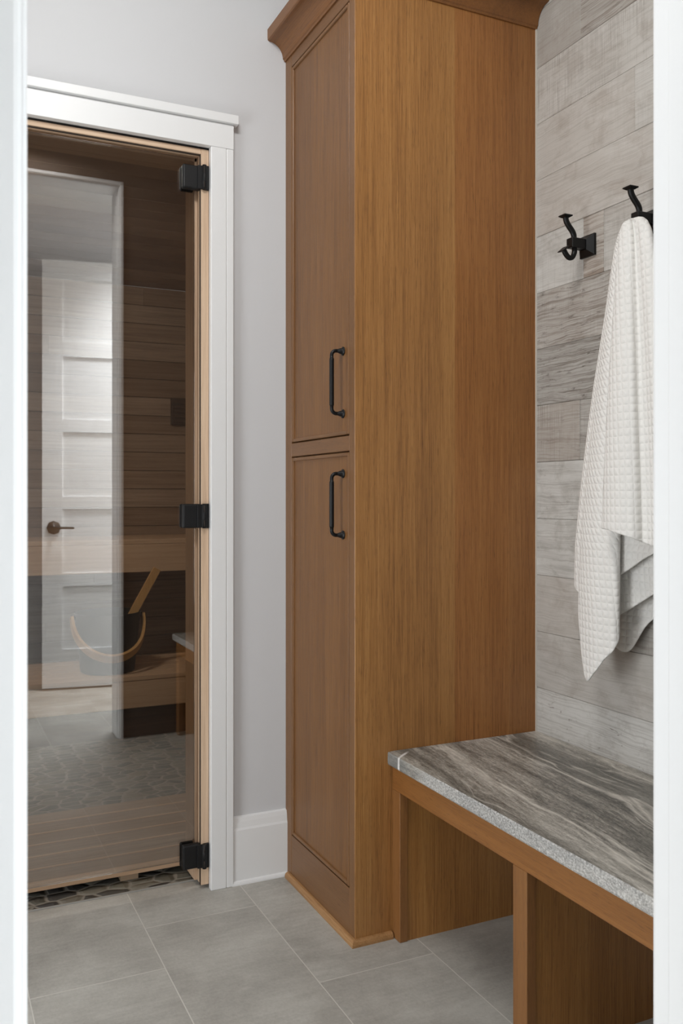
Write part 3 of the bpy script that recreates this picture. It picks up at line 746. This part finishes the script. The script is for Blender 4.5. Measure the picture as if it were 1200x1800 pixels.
def catmull(P, n):
    out = []
    for i in range(len(P)-1):
        p0, p1, p2, p3 = P[max(i-1, 0)], P[i], P[i+1], P[min(i+2, len(P)-1)]
        for q in range(n):
            u = q/n
            out.append(tuple(.5*(2*b_+(c-a)*u+(2*a-5*b_+4*c-d)*u*u+(3*b_-a-3*c+d)*u**3) for a, b_, c, d in zip(p0, p1, p2, p3)))
    out.append(P[-1]); return out
fine = catmull(sect, 24)
# resample by arc length
L = [0.0]
for a, c in zip(fine, fine[1:]): L.append(L[-1]+math.hypot(a[0]-c[0], a[1]-c[1]))
NU = 430; samp = []; j = 0
for i in range(NU+1):
    s = L[-1]*i/NU
    while j < len(L)-2 and L[j+1] < s: j += 1
    u = (s-L[j])/max(1e-9, L[j+1]-L[j])
    samp.append(tuple(a+(c-a)*u for a, c in zip(fine[j], fine[j+1]))+(s,))
tab = [(1.720, .0), (1.6835, .02), (1.681, .09), (1.675, .145), (1.664, .20), (1.642, .262), (1.60, .325), (1.50, .44), (1.344, .64), (1.247, .745), (1.10, .885), (.96, 1.0), (.80, 1.03), (.5, 1.04)]
def sc_at(z):
    for (za, sa), (zb, sb) in zip(tab, tab[1:]):
        if z >= zb: return sa+(sb-sa)*(za-z)/(za-zb)
    return tab[-1][1]
b = B(); NV = 270; ZT = 1.6835; V = []
for r in range(NV+1):
    t_ = (r/NV); row = []
    for (y, x, zb, s) in samp:
        zb_ = 1.08+(zb-1.08)*S
        z = ZT-(ZT-zb_)*(t_**1.08)
        zz = 1.08+(z-1.08)/S
        k = sc_at(zz); dy = y*S-TC_Y
        ky = k if dy > 0 else k**.72
        kx = max(k, .0)**.62
        Xc = TC_X+.004*(1-k)
        wob = .0035*k*mnoise.noise((y*9, z*3.2, x*9))
        row.append(b.verts.new((Xc+(x*S+.006-TC_X)*kx*.96+wob, TC_Y+dy*ky, z)))
    V.append(row)
for r in range(NV):
    for i in range(NU):
        b.faces.new((V[r][i], V[r][i+1], V[r+1][i+1], V[r+1][i])).smooth = True
uvl = b.loops.layers.uv.new('cloth')
sc0 = samp[int(NU*.90)][3]
b.verts.index_update()
for f in b.faces:
    for l in f.loops:
        r, i = divmod(l.vert.index, NU+1)
        zz = 1.08+(l.vert.co.z-1.08)/S
        l[uvl].uv = ((samp[i][3]-sc0)*max(.12, sc_at(zz)**.8), ZT-l.vert.co.z)
o = obj('bath_towel', b, M['towel'], None, (TC_X, TC_Y, 1.69))
tag(o, 'white waffle weave towel hanging in folds from a black hook', 'towel')
sm = o.modifiers.new('cloth', 'SOLIDIFY'); sm.thickness = .0028; sm.offset = 0

# ------------------------------------------------------------------ hall door leaf (seen reflected in the glass)
t = thing('door_2', 'white five panel door standing open in the hall, mirrored in the glass', 'door', (.60, -.40, 0), kind='structure')
DW, DH, DTt = .74, 2.388, .035
b = B()
zs = [(.225, .575), (.648, 1.004), (1.074, 1.433), (1.503, 1.852), (1.935, 2.285)]
st = .108
box(b, 0, st, 0, DTt, .012, DH, .001, 1); box(b, DW-st, DW, 0, DTt, .012, DH, .001, 1)
prev = .012
for (a, c) in zs+[(DH, DH)]:
    box(b, st, DW-st, 0, DTt, prev, a); prev = c
for (a, c) in zs: box(b, st, DW-st, .009, DTt-.009, a, c)
b.transform(Matrix.Translation((.60, -.40, 0))@Matrix.Rotation(math.radians(8), 4, 'Z'))
leaf = obj('leaf', b, M['white'], t)
b = B()
lathe(b, [(0, 0), (.038, 0), (.038, .006), (.034, .010), (.011, .012), (.010, .045), (0, .045)], (.062, DTt, .902), (0, 1, 0), 8)
sweep(b, [(.062, DTt+.042, .902), (.10, DTt+.044, .902), (.17, DTt+.044, .900)], [.008, .007, .006], 10)
b.transform(Matrix.Translation((.60, -.40, 0))@Matrix.Rotation(math.radians(8), 4, 'Z'))
tag(obj('lever', b, M['bronze'], t), 'dark bronze lever handle')

# ------------------------------------------------------------------ light
def area(name, loc, rot, sx, sy, power, col=(1, 1, 1)):
    l = bpy.data.lights.new(name, 'AREA'); l.shape = 'RECTANGLE'; l.size = sx; l.size_y = sy; l.energy = power; l.color = col
    o = bpy.data.objects.new(name, l); C.objects.link(o); o.location = loc; o.rotation_euler = rot
    return o
area('hall_window_light', (2.55, .05, 1.0), (0, math.radians(90), 0), 1.9, 1.05, 18, (.84, .92, 1))
area('hall_far_window', (-1.0, -3.1, 1.15), (math.radians(90), 0, 0), 2.4, 2.1, 26, (.97, .985, 1))
area('hall_wall_fill', (1.45, YN0-.03, 1.6), (math.radians(-90), 0, 0), .6, 1.8, 30, (1, .99, .97))  # added fill light, no fixture: brightens the door leaf mirrored in the glass
dl = area('hall_floor_fill', (1.05, .10, 2.72), (0, 0, 0), .3, .3, 26, (.90, .95, 1)); dl.data.spread = math.radians(80)  # added overhead fill to brighten the hall floor and door leaf
area('room_ceiling_lamp', (.25, 1.0, 2.68), (math.radians(35), 0, 0), .6, .3, 16.5, (1, .985, .965))
area('room_window_light', (XL+.02, 1.25, .85), (0, math.radians(-90), 0), 1.5, .8, 22, (.95, .975, 1))
area('sauna_fill', (-.05, 3.0, 2.15), (math.radians(42), 0, 0), .3, .2, 11, (1, .92, .82))  # added fill for bench fronts; the sauna has no light of its own

w = bpy.data.worlds.new('World'); SC.world = w; w.use_nodes = True
w.node_tree.nodes['Background'].inputs[0].default_value = (.9, .95, 1, 1)
w.node_tree.nodes['Background'].inputs[1].default_value = .3

# ------------------------------------------------------------------ camera
cd = bpy.data.cameras.new('Camera'); cam = bpy.data.objects.new('Camera', cd); C.objects.link(cam)
cam.location = (0, 0, 1.08); cam.rotation_euler = (math.radians(90), 0, -math.atan(736/1558))
cd.sensor_width = 36; cd.sensor_fit = 'AUTO'; cd.lens = 1558/1800*36
cd.shift_y = -29/1800; cd.clip_start = .01
cd.dof.use_dof = True; cd.dof.focus_distance = 2.2; cd.dof.aperture_fstop = 11
SC.camera = cam
SC.view_settings.view_transform = 'Standard'; SC.view_settings.look = 'None'
SC.view_settings.exposure = 0.12; SC.view_settings.gamma = 1; SC.view_settings.use_curve_mapping = False
